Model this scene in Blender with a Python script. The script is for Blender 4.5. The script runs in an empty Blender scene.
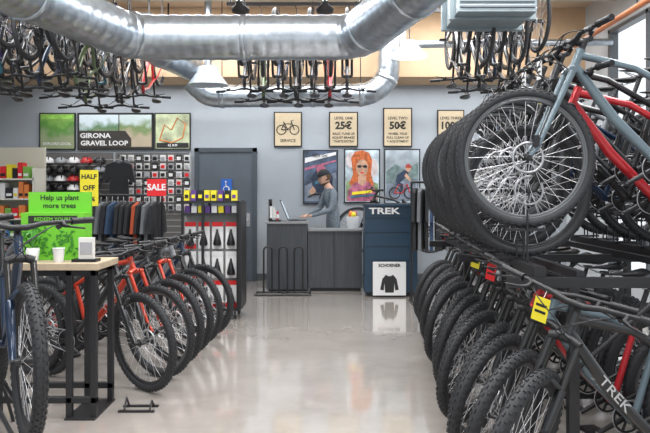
import bpy, math, random
from mathutils import Vector, Matrix
random.seed(4)
sc=bpy.context.scene
sc.view_settings.view_transform='Standard'
F=700.0; CH=1.47; VX=325.0; VY=192.0
def el(Y,u,v=192): # elevation drawing coords -> metres on the vertical plane at depth Y
    return ((u-VX)*Y/F, CH-(v-VY)*Y/F)
# ------------------------------------------------------------ materials
MC={}
def mat(name,col=(.5,.5,.5),rough=.5,metal=0,emit=0,noise=0,nscale=20,bump=0,alpha=1,coat=0,trans=0):
    if name in MC: return MC[name]
    m=bpy.data.materials.new(name); m.use_nodes=True
    nt=m.node_tree; b=nt.nodes['Principled BSDF']
    b.inputs['Base Color'].default_value=(*col,1); b.inputs['Roughness'].default_value=rough
    b.inputs['Metallic'].default_value=metal
    b.inputs['Coat Weight'].default_value=coat
    b.inputs['Transmission Weight'].default_value=trans
    if emit:
        b.inputs['Emission Color'].default_value=(*col,1); b.inputs['Emission Strength'].default_value=emit
    if noise or bump:
        tc=nt.nodes.new('ShaderNodeTexCoord'); n=nt.nodes.new('ShaderNodeTexNoise')
        n.inputs['Scale'].default_value=nscale; n.inputs['Detail'].default_value=4
        nt.links.new(tc.outputs['Object'],n.inputs['Vector'])
        if noise:
            r=nt.nodes.new('ShaderNodeValToRGB')
            r.color_ramp.elements[0].position=.3; r.color_ramp.elements[1].position=.7
            r.color_ramp.elements[0].color=(*[max(0,c*(1-noise)) for c in col],1)
            r.color_ramp.elements[1].color=(*[min(1,c*(1+noise)) for c in col],1)
            nt.links.new(n.outputs['Fac'],r.inputs['Fac']); nt.links.new(r.outputs['Color'],b.inputs['Base Color'])
        if bump:
            bp=nt.nodes.new('ShaderNodeBump'); bp.inputs['Strength'].default_value=bump
            nt.links.new(n.outputs['Fac'],bp.inputs['Height']); nt.links.new(bp.outputs['Normal'],b.inputs['Normal'])
    MC[name]=m; return m
def landscape(name,sky,far,near,scale=3,zmid=0.0,zr=.3):
    m=bpy.data.materials.new(name); m.use_nodes=True; nt=m.node_tree; b=nt.nodes['Principled BSDF']
    tc=nt.nodes.new('ShaderNodeTexCoord'); sp=nt.nodes.new('ShaderNodeSeparateXYZ'); n=nt.nodes.new('ShaderNodeTexNoise')
    n.inputs['Scale'].default_value=scale*2; n.inputs['Detail'].default_value=6
    nt.links.new(tc.outputs['Object'],sp.inputs[0]); nt.links.new(tc.outputs['Object'],n.inputs['Vector'])
    mr=nt.nodes.new('ShaderNodeMapRange'); mr.inputs['From Min'].default_value=zmid-zr; mr.inputs['From Max'].default_value=zmid+zr
    nt.links.new(sp.outputs['Z'],mr.inputs['Value'])
    ad=nt.nodes.new('ShaderNodeMath'); ad.operation='MULTIPLY_ADD'; ad.inputs[1].default_value=.9
    nt.links.new(n.outputs['Fac'],ad.inputs[0]); 
    s2=nt.nodes.new('ShaderNodeMath'); s2.operation='SUBTRACT'; s2.inputs[1].default_value=.45
    nt.links.new(mr.outputs[0],s2.inputs[0]); nt.links.new(s2.outputs[0],ad.inputs[2])
    r=nt.nodes.new('ShaderNodeValToRGB'); e=r.color_ramp.elements
    e[0].position=.2; e[0].color=(*near,1); e[1].position=.75; e[1].color=(*sky,1)
    x=e.new(.5); x.color=(*far,1)
    nt.links.new(ad.outputs[0],r.inputs['Fac']); nt.links.new(r.outputs['Color'],b.inputs['Base Color'])
    b.inputs['Roughness'].default_value=.4
    MC[name]=m; return m
BLACK=mat('black_plastic',(.010,.010,.012),.42)
STEEL=mat('black_powdercoat_steel',(.016,.016,.018),.4)
RUB=mat('tire_rubber',(.026,.027,.03),.65,noise=.2,nscale=60)
RIM=mat('rim_black',(.018,.018,.02),.3)
SPOKE=mat('spoke_steel',(.8,.8,.82),.3,.7)
ALU=mat('aluminium',(.6,.6,.62),.3,.9)
WHITE=mat('white_print',(.80,.80,.80),.5)
PAPER=mat('paper',(.75,.74,.7),.7)
YEL=mat('yellow_print',(.85,.72,.03),.5)
RED=mat('red_print',(.70,.015,.02),.45)
GALV=mat('galvanised_steel',(.47,.52,.57),.28,.88,noise=.18,nscale=10)
# ------------------------------------------------------------ mesh builder
def place(loc,rz=0,ry=0,rx=0):
    return Matrix.Translation(loc)@Matrix.Rotation(rz,4,'Z')@Matrix.Rotation(ry,4,'Y')@Matrix.Rotation(rx,4,'X')
TXT={}
def text_geo(s,bold=0):
    if (s,bold) in TXT: return TXT[(s,bold)]
    cu=bpy.data.curves.new('t','FONT'); cu.body=s; cu.size=1; cu.align_x='CENTER'; cu.align_y='CENTER'; cu.offset=bold; cu.resolution_u=2
    ob=bpy.data.objects.new('t',cu); sc.collection.objects.link(ob)
    dg=bpy.context.evaluated_depsgraph_get()
    me=bpy.data.meshes.new_from_object(ob.evaluated_get(dg))
    vs=[v.co.copy() for v in me.vertices]; fs=[tuple(p.vertices) for p in me.polygons]
    bpy.data.objects.remove(ob); bpy.data.meshes.remove(me)
    TXT[(s,bold)]=(vs,fs); return vs,fs
class MB:
    def __init__(s): s.v=[];s.f=[];s.mi=[];s.sm=[];s.mats=[];s.M=None
    def add(s,vs,fs,m,smooth=False):
        if m not in s.mats: s.mats.append(m)
        k=s.mats.index(m); o=len(s.v)
        if s.M is not None: vs=[s.M@Vector(v) for v in vs]
        s.v.extend(tuple(v) for v in vs)
        for f in fs: s.f.append(tuple(i+o for i in f)); s.mi.append(k); s.sm.append(smooth)
    def box(s,c,d,m,R=None):
        x,y,z=d[0]/2,d[1]/2,d[2]/2
        vs=[Vector((a*x,b*y,g*z)) for a in(-1,1) for b in(-1,1) for g in(-1,1)]
        if R is not None: vs=[R@v for v in vs]
        c=Vector(c); vs=[v+c for v in vs]
        s.add(vs,[(0,1,3,2),(4,6,7,5),(0,4,5,1),(2,3,7,6),(0,2,6,4),(1,5,7,3)],m)
    def b2(s,x0,x1,y0,y1,z0,z1,m): s.box(((x0+x1)/2,(y0+y1)/2,(z0+z1)/2),(abs(x1-x0),abs(y1-y0),abs(z1-z0)),m)
    def tube(s,pts,r,m,n=8,caps=True,closed=False,flat=1,smooth=True,up=None):
        pts=[Vector(p) for p in pts]; N=len(pts)
        if not isinstance(r,(list,tuple)): r=[r]*N
        tg=[]
        for i in range(N):
            if closed: t=pts[(i+1)%N]-pts[i-1]
            else: t=pts[min(i+1,N-1)]-pts[max(i-1,0)]
            tg.append(t.normalized() if t.length>1e-9 else Vector((0,0,1)))
        u=Vector(up) if up else (Vector((0,0,1)) if abs(tg[0].z)<.9 else Vector((1,0,0)))
        u=(u-tg[0]*u.dot(tg[0])).normalized()
        vs=[]
        for i in range(N):
            u=(u-tg[i]*u.dot(tg[i])).normalized(); w=tg[i].cross(u)
            for k in range(n):
                a=2*math.pi*k/n
                vs.append(pts[i]+u*(math.cos(a)*r[i]*flat)+w*(math.sin(a)*r[i]))
        fs=[]
        for i in range(N if closed else N-1):
            j=(i+1)%N
            for k in range(n):
                l=(k+1)%n; fs.append((i*n+k,i*n+l,j*n+l,j*n+k))
        s.add(vs,fs,m,smooth)
        if caps and not closed: s.add(vs[:n],[tuple(range(n))[::-1]],m); s.add(vs[-n:],[tuple(range(n))],m)
    def ring(s,c,R,r,m,nu=48,nv=8,ax='y',flat=1):
        P=[]
        for i in range(nu):
            a=2*math.pi*i/nu
            d={'y':(math.cos(a),0,math.sin(a)),'z':(math.cos(a),math.sin(a),0),'x':(0,math.cos(a),math.sin(a))}[ax]
            P.append(Vector(c)+Vector(d)*R)
        s.tube(P,r,m,nv,closed=True,up={'y':(1,0,0),'z':(1,0,0),'x':(0,1,0)}[ax],flat=flat)
    def ball(s,c,d,m,nu=16,nv=10,R=None,v0=-90,v1=90,fn=None):
        vs=[];c=Vector(c)
        for j in range(nv+1):
            b=math.radians(v0+(v1-v0)*j/nv)
            for i in range(nu):
                a=2*math.pi*i/nu
                p=Vector((math.cos(a)*math.cos(b)*d[0],math.sin(a)*math.cos(b)*d[1],math.sin(b)*d[2]))
                if fn: p=fn(p)
                if R is not None: p=R@p
                vs.append(p+c)
        fs=[(j*nu+i,j*nu+(i+1)%nu,(j+1)*nu+(i+1)%nu,(j+1)*nu+i) for j in range(nv) for i in range(nu)]
        s.add(vs,fs,m,True)
    def poly(s,pts,m): s.add(pts,[tuple(range(len(pts)))],m)
    def text(s,t,size,M,m,bold=0,sx=1):
        vs,fs=text_geo(t,bold); s.add([M@Vector((v.x*size*sx,v.y*size,0)) for v in vs],fs,m)
    def mesh(s,name):
        me=bpy.data.meshes.new(name); me.from_pydata(s.v,[],s.f)
        for m in s.mats: me.materials.append(m)
        me.polygons.foreach_set('material_index',s.mi); me.polygons.foreach_set('use_smooth',s.sm); me.update(); return me
    def obj(s,name,bevel=0,parent=None,loc=None):
        o=bpy.data.objects.new(name,s.mesh(name)); sc.collection.objects.link(o)
        if bevel:
            b=o.modifiers.new('bevel','BEVEL'); b.width=bevel; b.segments=2; b.limit_method='ANGLE'
        if parent: o.parent=parent
        if loc: o.location=loc
        return o
def inst(me,name,M):
    o=bpy.data.objects.new(name,me); sc.collection.objects.link(o); o.matrix_world=M; return o
RX=Matrix.Rotation(math.pi/2,4,'X')
def wtext(mb,t,size,x,y,z,m,bold=0,sx=1): mb.text(t,size,Matrix.Translation((x,y,z))@RX,m,bold,sx)
def fillet(P,r,n=8):
    P=[Vector(p) for p in P]; out=[P[0]]
    for i in range(1,len(P)-1):
        a=(P[i-1]-P[i]);b=(P[i+1]-P[i]); rr=min(r,a.length*.49,b.length*.49); a.normalize();b.normalize()
        p0=P[i]+a*rr;p1=P[i]+b*rr
        for k in range(n+1):
            t=k/n; out.append(p0*(1-t)**2+P[i]*2*t*(1-t)+p1*t*t)
    out.append(P[-1]); return out
def resample(P,step):
    out=[P[0]];
    for a,b in zip(P,P[1:]):
        L=(b-a).length; n=max(1,round(L/step))
        for k in range(1,n+1): out.append(a.lerp(b,k/n))
    return out
# ------------------------------------------------------------ bicycle
WR=.37
def wheel(mb,cx,tr=.029,rimm=RIM,rear=False,knobs=True):
    c=(cx,0,WR); Rt=WR-tr-.003
    mb.ring(c,Rt,tr,RUB,56,10)
    mb.ring(c,Rt-tr*.95,.012,rimm,48,6)
    mb.ring(c,Rt-tr*.95-.012,.010,rimm,48,6)
    if knobs:
        K=58
        for i in range(K):
            for off,sh in((-.95,0),(-.35,.5),(.35,0),(.95,.5)):
                a=2*math.pi*(i+sh)/K
                e=Vector((math.cos(a),0,math.sin(a))); t=Vector((-math.sin(a),0,math.cos(a))); y=Vector((0,1,0))
                nrm=e*math.cos(off)+y*math.sin(off); w=y*math.cos(off)-e*math.sin(off)
                p=Vector(c)+e*Rt+nrm*(tr+.0005)
                hx,hy,hz=.0085,.0055*tr/.03,.0035
                vs=[p+t*(A*hx)+w*(B*hy)+nrm*(C*hz) for A in(-1,1) for B in(-1,1) for C in(-1,1)]
                mb.add(vs,[(0,1,3,2),(4,6,7,5),(0,4,5,1),(2,3,7,6),(1,5,7,3)],RUB)
    mb.tube([(cx,-.06,WR),(cx,-.03,WR),(cx,.03,WR),(cx,.06,WR)],[.012,.022,.022,.012],RIM,10)
    mb.ring((cx,-.034,WR),.026,.004,RIM,16,5); mb.ring((cx,.034,WR),.026,.004,RIM,16,5)
    for i in range(28):
        a=2*math.pi*i/28; b=a+(.5 if i%4<2 else -.5); sd=.034 if i%2 else -.034
        mb.tube([(cx+.026*math.cos(b),sd,WR+.026*math.sin(b)),(cx+(Rt-tr-.012)*math.cos(a),0,WR+(Rt-tr-.012)*math.sin(a))],.0016,SPOKE,3,False)
    mb.ring((cx,.045,WR),.078,.007,ALU,32,4,flat=1); 
    for i in range(6):
        a=i*math.pi/3; mb.tube([(cx+.02*math.cos(a),.045,WR+.02*math.sin(a)),(cx+.075*math.cos(a+.5),.045,WR+.075*math.sin(a+.5))],.003,ALU,4,False)
    if rear:
        for k in range(6): mb.tube([(cx,-.026-.005*k,WR),(cx,-.029-.005*k,WR)],.056-.007*k,ALU,20)
def bike_mesh(name,fc,ac=None,steer=0,tr=.029,fork='susp',bar='flat',rimm=RIM,decal='',tag=None,knobs=True,saddle=True):
    fm=fc; am=ac or BLACK
    mb=MB(); FA=Vector((.6,0,WR)); RA=Vector((-.55,0,WR)); BB=Vector((-.12,0,.32))
    ax=Vector((-.39,0,.921)); hb=Vector((.352,0,.835)); ht=hb+ax*.115
    wheel(mb,-.55,tr,rimm,True,knobs)
    st=Vector((-.255,0,.74))
    mb.tube([hb-ax*.005,hb+ax*.03,ht-ax*.03,ht],[.027,.023,.023,.026],fm,14)
    mb.tube([hb+ax*.025,(hb+BB)/2+Vector((.02,0,0)),BB],[.024,.029,.026],fm,12)
    mb.tube([ht-ax*.03,(ht+st)/2+Vector((0,0,.005)),st-Vector((-.012,0,.05))],[.021,.019,.017],fm,12)
    mb.tube([BB,st],[.02,.017],fm,12)
    mb.tube([BB-Vector((0,.038,0)),BB+Vector((0,.038,0))],.024,fm,14)
    for sd in(-1,1):
        mb.tube([BB+Vector((-.02,.02*sd,0)),BB+Vector((-.12,.05*sd,.0)),RA+Vector((.03,.066*sd,0)),RA+Vector((0,.068*sd,0))],[.013,.011,.010,.012],fm,8)
        mb.tube([st+Vector((.01,.012*sd,-.04)),st+Vector((-.07,.045*sd,-.12)),RA+Vector((0,.066*sd,.02))],[.010,.009,.009],fm,8)
        mb.tube([RA+Vector((0,.06*sd,0)),RA+Vector((0,.078*sd,0))],.014,BLACK,8)
    sp=st+Vector((-.075,0,.2)); mb.tube([st,sp],.0145,BLACK,10); mb.tube([st-Vector((-.008,0,.02)),st+Vector((-.004,0,.008))],.021,BLACK,10)
    so=sp+Vector((.0,0,.03))
    if saddle:
        prof=[(-.14,.035,.012),(-.13,.066,.022),(-.08,.070,.024),(-.02,.048,.022),(.05,.026,.019),(.11,.019,.017),(.14,.010,.010)]
        mb.tube([so+Vector((x,0,(.012 if x<-.1 else 0))) for x,w,h in prof],[w for x,w,h in prof],BLACK,14,flat=.33,up=(0,0,1))
        for sd in(-1,1): mb.tube([so+Vector((-.1,.03*sd,-.01)),so+Vector((-.04,.022*sd,-.035)),so+Vector((.04,.02*sd,-.035)),so+Vector((.1,.01*sd,-.01))],.0035,ALU,5)
        mb.box(so+Vector((0,0,-.035)),(.04,.05,.018),BLACK)
    mb.ring(BB+Vector((0,-.05,0)),.075,.006,BLACK,36,5); mb.ring(BB+Vector((0,-.05,0)),.083,.003,ALU,36,4)
    for k in range(4):
        a=k*math.pi/2+.4; mb.tube([BB+Vector((0,-.05,0)),BB+Vector((.075*math.cos(a),-.05,.075*math.sin(a)))],.008,BLACK,5)
    for sd,a in((-1,-.5),(1,-.5+math.pi)):
        e=BB+Vector((.17*math.cos(a),.075*sd,.17*math.sin(a)))
        mb.tube([BB+Vector((0,.06*sd,0)),e],[.016,.012],BLACK,8); mb.tube([e,e+Vector((0,.02*sd,0))],.007,ALU,6)
        mb.box(e+Vector((0,.065*sd,0)),(.09,.085,.018),BLACK)
    for zz in(1,-1): mb.tube([BB+Vector((0,-.05,.083*zz)),RA+Vector((0,-.05,.04*zz))],.0045,ALU,4)
    mb.tube([RA+Vector((0,-.06,-.02)),RA+Vector((.01,-.065,-.07)),RA+Vector((.05,-.05,-.15))],[.015,.018,.010],BLACK,6)
    mb.ring(RA+Vector((.05,-.05,-.15)),.016,.005,BLACK,10,5)
    if decal:
        d=(hb+BB)/2+Vector((.02,0,.0)); ang=math.atan2(hb.z-BB.z,hb.x-BB.x)
        for sd in(1,-1):
            if sd==1: X=-Vector((math.cos(ang),0,math.sin(ang)))
            else: X=Vector((math.cos(ang),0,math.sin(ang)))
            Z=Vector((0,sd,0)); Y=Z.cross(X)
            M=Matrix(((X.x,Y.x,Z.x,d.x),(X.y,Y.y,Z.y,d.y+sd*.0295),(X.z,Y.z,Z.z,d.z),(0,0,0,1)))
            mb.text(decal,.058,M,mat('decal_grey',(.5,.5,.5),.4),.008,1.5)
    T=Matrix.Translation(hb)@Matrix.Rotation(steer,4,ax)@Matrix.Translation(-hb); mb.M=T
    wheel(mb,.6,tr,rimm,False,knobs)
    for sd in(-1,1):
        top=hb+Vector((.02,.062*sd,-.015)); ax1=FA+Vector((-.022,.062*sd,0)); mid=top.lerp(ax1,.42)
        if fork=='susp':
            mb.tube([top,mid],.0165,mat('stanchion',(.05,.05,.05),.15,.6),10)
            mb.tube([mid-(ax1-mid)*.03,mid,mid.lerp(ax1,.5),ax1,FA+Vector((0,.062*sd,0))],[.021,.024,.022,.018,.014],am,10)
        else:
            mb.tube([top,mid,ax1.lerp(mid,.2),FA+Vector((0,.06*sd,0))],[.018,.015,.012,.011],am,10)
        mb.tube([FA+Vector((0,.05*sd,0)),FA+Vector((0,.076*sd,0))],.013,BLACK,8)
    mb.tube([hb+Vector((.02,-.07,-.012)),hb+Vector((.012,-.03,.0)),hb+Vector((.012,.03,.0)),hb+Vector((.02,.07,-.012))],[.021,.022,.022,.021],am if fork!='susp' else BLACK,10)
    if fork=='susp':
        a=hb.lerp(FA,.42)+Vector((0.0,0,0))
        mb.tube([a+Vector((-.0,-.06,0)),a+Vector((.05,-.035,.05)),a+Vector((.05,.035,.05)),a+Vector((-.0,.06,0))],.011,am,8)
    mb.box(FA+Vector((-.035,.068,.085)),(.03,.03,.06),BLACK)
    s0=ht+ax*.02; mb.tube([ht,s0+ax*.04],.019,BLACK,10)
    s1=s0+ax*.02+Vector((.055,0,.012)); mb.tube([s0+ax*.02,s1],[.019,.017],BLACK,10)
    bp=[(-.375,-.05,.03),(-.25,-.028,.025),(-.11,.0,.018),(-.04,0,0),(.04,0,0),(.11,0,.018),(.25,-.028,.025),(.375,-.05,.03)]
    mb.tube([s1+Vector((x,y,z)) for y,x,z in bp],[.0105,.0105,.013,.016,.016,.013,.0105,.0105],BLACK,8)
    for sd in(-1,1):
        g0=s1+Vector((-.029,.26*sd,.026)); g1=s1+Vector((-.05,.378*sd,.03)); mb.tube([g0,g1],.017,BLACK,10)
        mb.tube([g0,g0+(g1-g0)*.04],.020,BLACK,10)
        l0=s1+Vector((-.02,.215*sd,.02)); mb.tube([l0,l0+Vector((.035,.0,-.012)),l0+Vector((.05,.03*sd,-.02)),l0+Vector((.055,.1*sd,-.03))],[.014,.012,.006,.005],BLACK,7)
        mb.tube([l0+Vector((.0,-.01*sd,-.01)),l0+Vector((.0,-.03*sd,-.03))],[.016,.012],BLACK,7)
    for sd,ex in((-1,0),(1,.03),(1,-.02)):
        c0=s1+Vector((.0,.2*sd,.012))
        mb.tube(fillet([c0,c0+Vector((.10,-.06*sd,-.0)),s1+Vector((.11+ex,-.03*sd,-.10)),hb+Vector((.05,.02*sd,.02)),hb+Vector((.02,.03*sd,-.02))],.09,5),.0028,BLACK,5)
    if tag:
        g=s1+Vector((.03,-.13,-.07)); mb.box(g,(.004,.07,.11),tag); mb.tube([g+Vector((0,0,.05)),s1+Vector((0,-.13,.02))],.0015,WHITE,4)
        mb.box(g+Vector((.0025,0,.02)),(.002,.05,.012),BLACK); mb.box(g+Vector((.0025,0,-.01)),(.002,.05,.012),BLACK)
    mb.M=None
    return mb.mesh(name)
def paint(n,c,r=.28,m=.25): return mat('paint_'+n,c,r,m,coat=.6)
P_GREY=paint('slate',(.13,.18,.21)); P_RED=paint('red',(.50,.012,.02)); P_BLK=paint('black',(.014,.015,.017)); P_NAVY=paint('navy',(.012,.03,.07))
P_ORG=paint('orange',(.58,.045,.015)); P_SIL=paint('silver',(.30,.32,.34)); P_TEAL=paint('teal',(.02,.12,.16)); P_GRN=paint('olive',(.09,.13,.05)); P_PUR=paint('purple',(.06,.025,.16)); RIMS=paint('rim_grey',(.10,.105,.11)); P_BLU=paint('blue',(.01,.03,.10))
def bike_at(me,kind,fx,fy,zb,hd):
    R=Matrix.Rotation(hd,4,'Z'); off=R@Vector((.6,0,0))
    return inst(me,kind,Matrix.Translation((fx-off.x,fy-off.y,zb))@R)
D=math.radians
# upper rack (right): heading -X
up=[bike_mesh('mtb_u%d'%i,c,a,D(s),t_,decal=d,tag=t,fork=f,rimm=rm) for i,(c,a,s,d,t,f,t_,rm) in enumerate([
 (P_GREY,P_GREY,0,'',None,'rigid',.023,RIMS),(P_RED,P_BLK,4,'',None,'susp',.022,RIM),(P_BLK,P_BLK,0,'TREK',YEL,'susp',.023,RIM),(P_SIL,P_BLK,-3,'',None,'susp',.020,RIMS),(P_NAVY,P_NAVY,3,'',None,'rigid',.020,RIM),(P_BLK,P_BLK,5,'',WHITE,'susp',.022,RIMS)])]
UY=[3.7+i*.20 for i in range(12)]
for i,y in enumerate(UY):
    hi=(i%2==0)
    k=0 if i==0 else (1 if i==1 else random.choice([2,3,4,5,2,0,3]))
    bike_at(up[k],'mountain_bike',1.06+.05*(y-3.7)+(0 if hi else .05),y,1.28 if hi else 1.11,math.pi+D(random.uniform(-1,1)))
# lower row (right)
lo=[bike_mesh('mtb_l%d'%i,c,a,D(s),.032,decal=d,tag=t,rimm=rm) for i,(c,a,s,d,t,rm) in enumerate([
 (P_BLK,P_BLK,42,'TREK',YEL,RIM),(P_RED,P_BLK,38,'',None,RIMS),(P_BLK,P_BLK,46,'',None,RIM),(P_GREY,P_BLK,40,'',None,RIMS),(P_BLK,P_BLK,36,'',RED,RIM),(P_SIL,P_BLK,44,'',None,RIMS)])]
ks=[0,3,1,2,4,5,0,2,3,5,1,2,0,4]
for i in range(14):
    y=3.02+i*.365
    bike_at(lo[ks[i]],'mountain_bike',.81+.085*(y-2.95),y,0,math.pi+D(10+random.uniform(-2,2)))
# left row
lf=[bike_mesh('mtb_f%d'%i,c,a,D(s),.026,decal=d,tag=t,fork=f,rimm=rm) for i,(c,a,s,d,t,f,rm) in enumerate([
 (P_BLK,P_BLK,-14,'',None,'susp',RIM),(P_ORG,P_ORG,-10,'TREK',None,'rigid',RIMS),(P_BLK,P_ORG,-14,'',None,'rigid',RIM),(P_NAVY,P_BLK,-8,'',None,'susp',RIM),(P_SIL,P_BLK,-12,'',None,'susp',RIMS)])]
for i,(y,k) in enumerate([(5.15,0),(5.55,1),(5.95,0),(6.35,2),(6.75,4),(7.15,3)]):
    bike_at(lf[k],'hybrid_bike',-1.33+.05*(y-5.15),y,0,D(-24+random.uniform(-2,2)))
bike_at(lf[3],'hybrid_bike',-2.25,5.6,0,D(-20))
bike_at(lf[0],'hybrid_bike',-2.75,6.6,0,D(-20)); bike_at(lf[4],'hybrid_bike',-2.8,7.0,0,D(-20)); bike_at(lf[0],'hybrid_bike',-2.85,7.4,0,D(-20))
# near left bikes on raised tray stand
nb=bike_mesh('mtb_n0',P_NAVY,P_NAVY,D(0),.032); nb2=bike_mesh('mtb_n1',P_BLU,P_NAVY,D(-10),.030)
mb=MB()
for nm,fx_,fy_,a in((nb,-1.41,3.32,-58),(nb2,-1.83,3.25,-62)):
    bike_at(nm,'mountain_bike',fx_,fy_,.30,D(a))
    hx,hy=math.cos(D(a)),math.sin(D(a))
    for sd in(-1,1):
        ox,oy=-hy*.05*sd,hx*.05*sd
        mb.tube([(fx_+hx*.15+ox,fy_+hy*.15+oy,.285),(fx_-hx*1.35+ox,fy_-hy*1.35+oy,.285)],.012,STEEL,6)
    for q in(.1,-1.3):
        for sd in(-1,1): mb.tube([(fx_+hx*q-hy*.05*sd,fy_+hy*q+hx*.05*sd,.285),(fx_+hx*q-hy*.12*sd,fy_+hy*q+hx*.12*sd,0)],.012,STEEL,6)
    for q in(0,-1.15): mb.box((fx_+hx*q,fy_+hy*q,.292),(.1,.12,.012),STEEL,Matrix.Rotation(D(a),3,'Z'))
mb.obj('raised_bike_stand')
# hanging bikes, upside down
hg=[bike_mesh('mtb_h%d'%i,c,a,0,.024,rimm=rm,fork='rigid',knobs=False) for i,(c,a,rm) in enumerate([(P_BLK,P_BLK,RIM),(P_PUR,P_BLK,RIM),(P_NAVY,P_BLK,RIM),(P_GRN,P_BLK,RIM),(P_RED,P_BLK,RIM),(P_BLK,P_TEAL,P_BLU)])]
def hang(xs,y,z,ks,front=True):
    for i,x in enumerate(xs):
        zz=z+(.0 if i%2 else .14)
        M=Matrix.Translation((x,y,zz+1.03))@Matrix.Rotation(D(-90 if front else 90)+D(random.uniform(-4,4)),4,'Z')@Matrix.Rotation(math.pi,4,'X')
        inst(hg[ks[i%len(ks)]],'hanging_bike',M)
    mb=MB(); x0,x1=min(xs)-.2,max(xs)+.2
    for dy in(-.6,.55):
        mb.b2(x0,x1,y+dy-.02,y+dy+.02,z+1.2,z+1.24,STEEL)
        for x in(x0+.05,x1-.05): mb.tube([(x,y+dy,z+1.24),(x,y+dy,4.3)],.012,STEEL,6)
        for i,x in enumerate(xs): mb.tube([(x,y+dy,z+1.2),(x+.02,y+dy,z+1.16),(x+.02,y+dy,z+1.0),(x,y+dy,z+.96),(x-.02,y+dy,z+1.0)],.006,STEEL,5)
    mb.obj('ceiling_bike_rail')
hang([-.95,-.62,-.3,.0,.22],4.9,2.80,[0,2,0,0,2])
hang([-3.95,-3.72,-3.48,-3.25,-3.0,-2.82],8.3,2.62,[1,5,0,2,0,3])
hang([-3.55,-3.3,-3.05,-2.8,-2.5],9.95,2.62,[0,3,5,0,4])
hang([-1.05,-.83,-.6,-.38,-.16,.06,.30],9.5,2.64,[0,3,2,0,0,4,0])
hang([1.65,1.85,2.05,2.25,2.45],8.75,2.66,[0,0,2,0,0])
hang([-5.0,-4.75,-4.5,-4.25],9.3,2.7,[0,5,2,0])
# ------------------------------------------------------------ room
YW=11.6; XL=-5.7; XR=4.0; ZC=4.3
WALL=mat('wall_paint_grey',(.36,.395,.43),.75,noise=.03,nscale=3)
def room_box(name,a,m): b=MB(); b.b2(*a,m); return b.obj(name)
def concrete():
    m=bpy.data.materials.new('polished_concrete'); m.use_nodes=True; nt=m.node_tree; b=nt.nodes['Principled BSDF']
    tc=nt.nodes.new('ShaderNodeTexCoord'); n=nt.nodes.new('ShaderNodeTexNoise'); n.inputs['Scale'].default_value=1.8; n.inputs['Detail'].default_value=9; n.inputs['Roughness'].default_value=.7
    nt.links.new(tc.outputs['Object'],n.inputs['Vector'])
    r=nt.nodes.new('ShaderNodeValToRGB'); r.color_ramp.elements[0].position=.25;r.color_ramp.elements[1].position=.75
    r.color_ramp.elements[0].color=(.345,.305,.27,1); r.color_ramp.elements[1].color=(.46,.425,.39,1)
    nt.links.new(n.outputs['Fac'],r.inputs['Fac']); nt.links.new(r.outputs['Color'],b.inputs['Base Color'])
    mr=nt.nodes.new('ShaderNodeMapRange'); mr.inputs['To Min'].default_value=.05; mr.inputs['To Max'].default_value=.18
    nt.links.new(n.outputs['Fac'],mr.inputs['Value']); nt.links.new(mr.outputs[0],b.inputs['Roughness'])
    b.inputs['IOR'].default_value=1.75
    b.inputs['Coat Weight'].default_value=.7; b.inputs['Coat Roughness'].default_value=.05
    return m
room_box('floor',(XL,XR,-1,YW,-.1,0),concrete())
room_box('wall_back',(XL,XR,YW,YW+.15,0,ZC),WALL)
room_box('wall_left',(XL-.15,XL,-1,YW,0,ZC),WALL)
CEIL=mat('ceiling_paint',(.50,.39,.28),.8,noise=.05,nscale=2)
room_box('ceiling',(XL,XR,-1,YW,ZC,ZC+.1),CEIL)
mb=MB(); WOOD=mat('bulkhead_tan',(.52,.36,.22),.7,noise=.08,nscale=4)
mb.b2(XL,XR,10.75,10.85,3.32,ZC,WOOD); mb.b2(XL,XR,10.75,YW,3.24,3.32,WOOD); mb.obj('trim_bulkhead')
mb=MB(); WR_=mat('wall_paint_light',(.52,.55,.57),.7)
mb.b2(XR,XR+.15,-1,YW,0,.35,WR_); mb.b2(XR,XR+.15,-1,YW,3.75,ZC,WR_)
for y0,y1 in((-1,2),(4.4,4.8),(7.2,7.5),(9.9,YW)): mb.b2(XR,XR+.15,y0,y1,.35,3.75,WR_)
mb.obj('wall_right')
FRM=mat('window_frame',(.10,.11,.12),.4)
for n,(y0,y1) in enumerate(((2,4.4),(4.8,7.2),(7.5,9.9))):
    mb=MB()
    for z in(.35,1.5,2.6,3.70): mb.b2(XR+.0,XR+.12,y0,y1,z,z+.06,FRM)
    for y in(y0,(y0+y1)/2-.03,y1-.06): mb.b2(XR+.0,XR+.12,y,y+.06,.35,3.75,FRM)
    mb.obj('window_%d'%(n+1))
mb=MB(); mb.b2(-5.0,XR,YW-.02,YW,0,.12,FRM); mb.obj('baseboard_back')
# door
x0,z1=el(YW,195,148); x1,_=el(YW,257)
mb=MB(); DF=mat('door_frame',(.06,.075,.09),.4); DD=mat('door_slate',(.09,.11,.135),.5,noise=.05,nscale=5)
mb.b2(x0,x0+.07,YW-.06,YW,0,z1,DF);mb.b2(x1-.07,x1,YW-.06,YW,0,z1,DF);mb.b2(x0,x1,YW-.06,YW,z1-.07,z1,DF)
mb.b2(x0+.07,x1-.07,YW-.04,YW-.005,.01,z1-.07,DD)
mb.tube([(x1-.14,YW-.04,1.0),(x1-.14,YW-.09,1.0),(x1-.26,YW-.09,1.0)],.011,ALU,8); mb.b2(x1-.17,x1-.11,YW-.05,YW-.04,.9,1.12,ALU)
mb.obj('door_1',.003)
mb=MB(); BLUE=mat('sign_blue',(.02,.12,.5),.4); cx,cz=el(YW,227,187)
mb.b2(cx-.09,cx+.09,YW-.065,YW-.04,cz-.13,cz+.13,BLUE)
mb.ball((cx-.01,YW-.066,cz+.085),(.016,.002,.016),WHITE,10,6)
mb.tube([(cx-.01,YW-.068,cz+.06),(cx-.005,YW-.068,cz-.0),(cx+.035,YW-.068,cz-.0),(cx+.05,YW-.068,cz-.06)],.008,WHITE,5)
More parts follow.
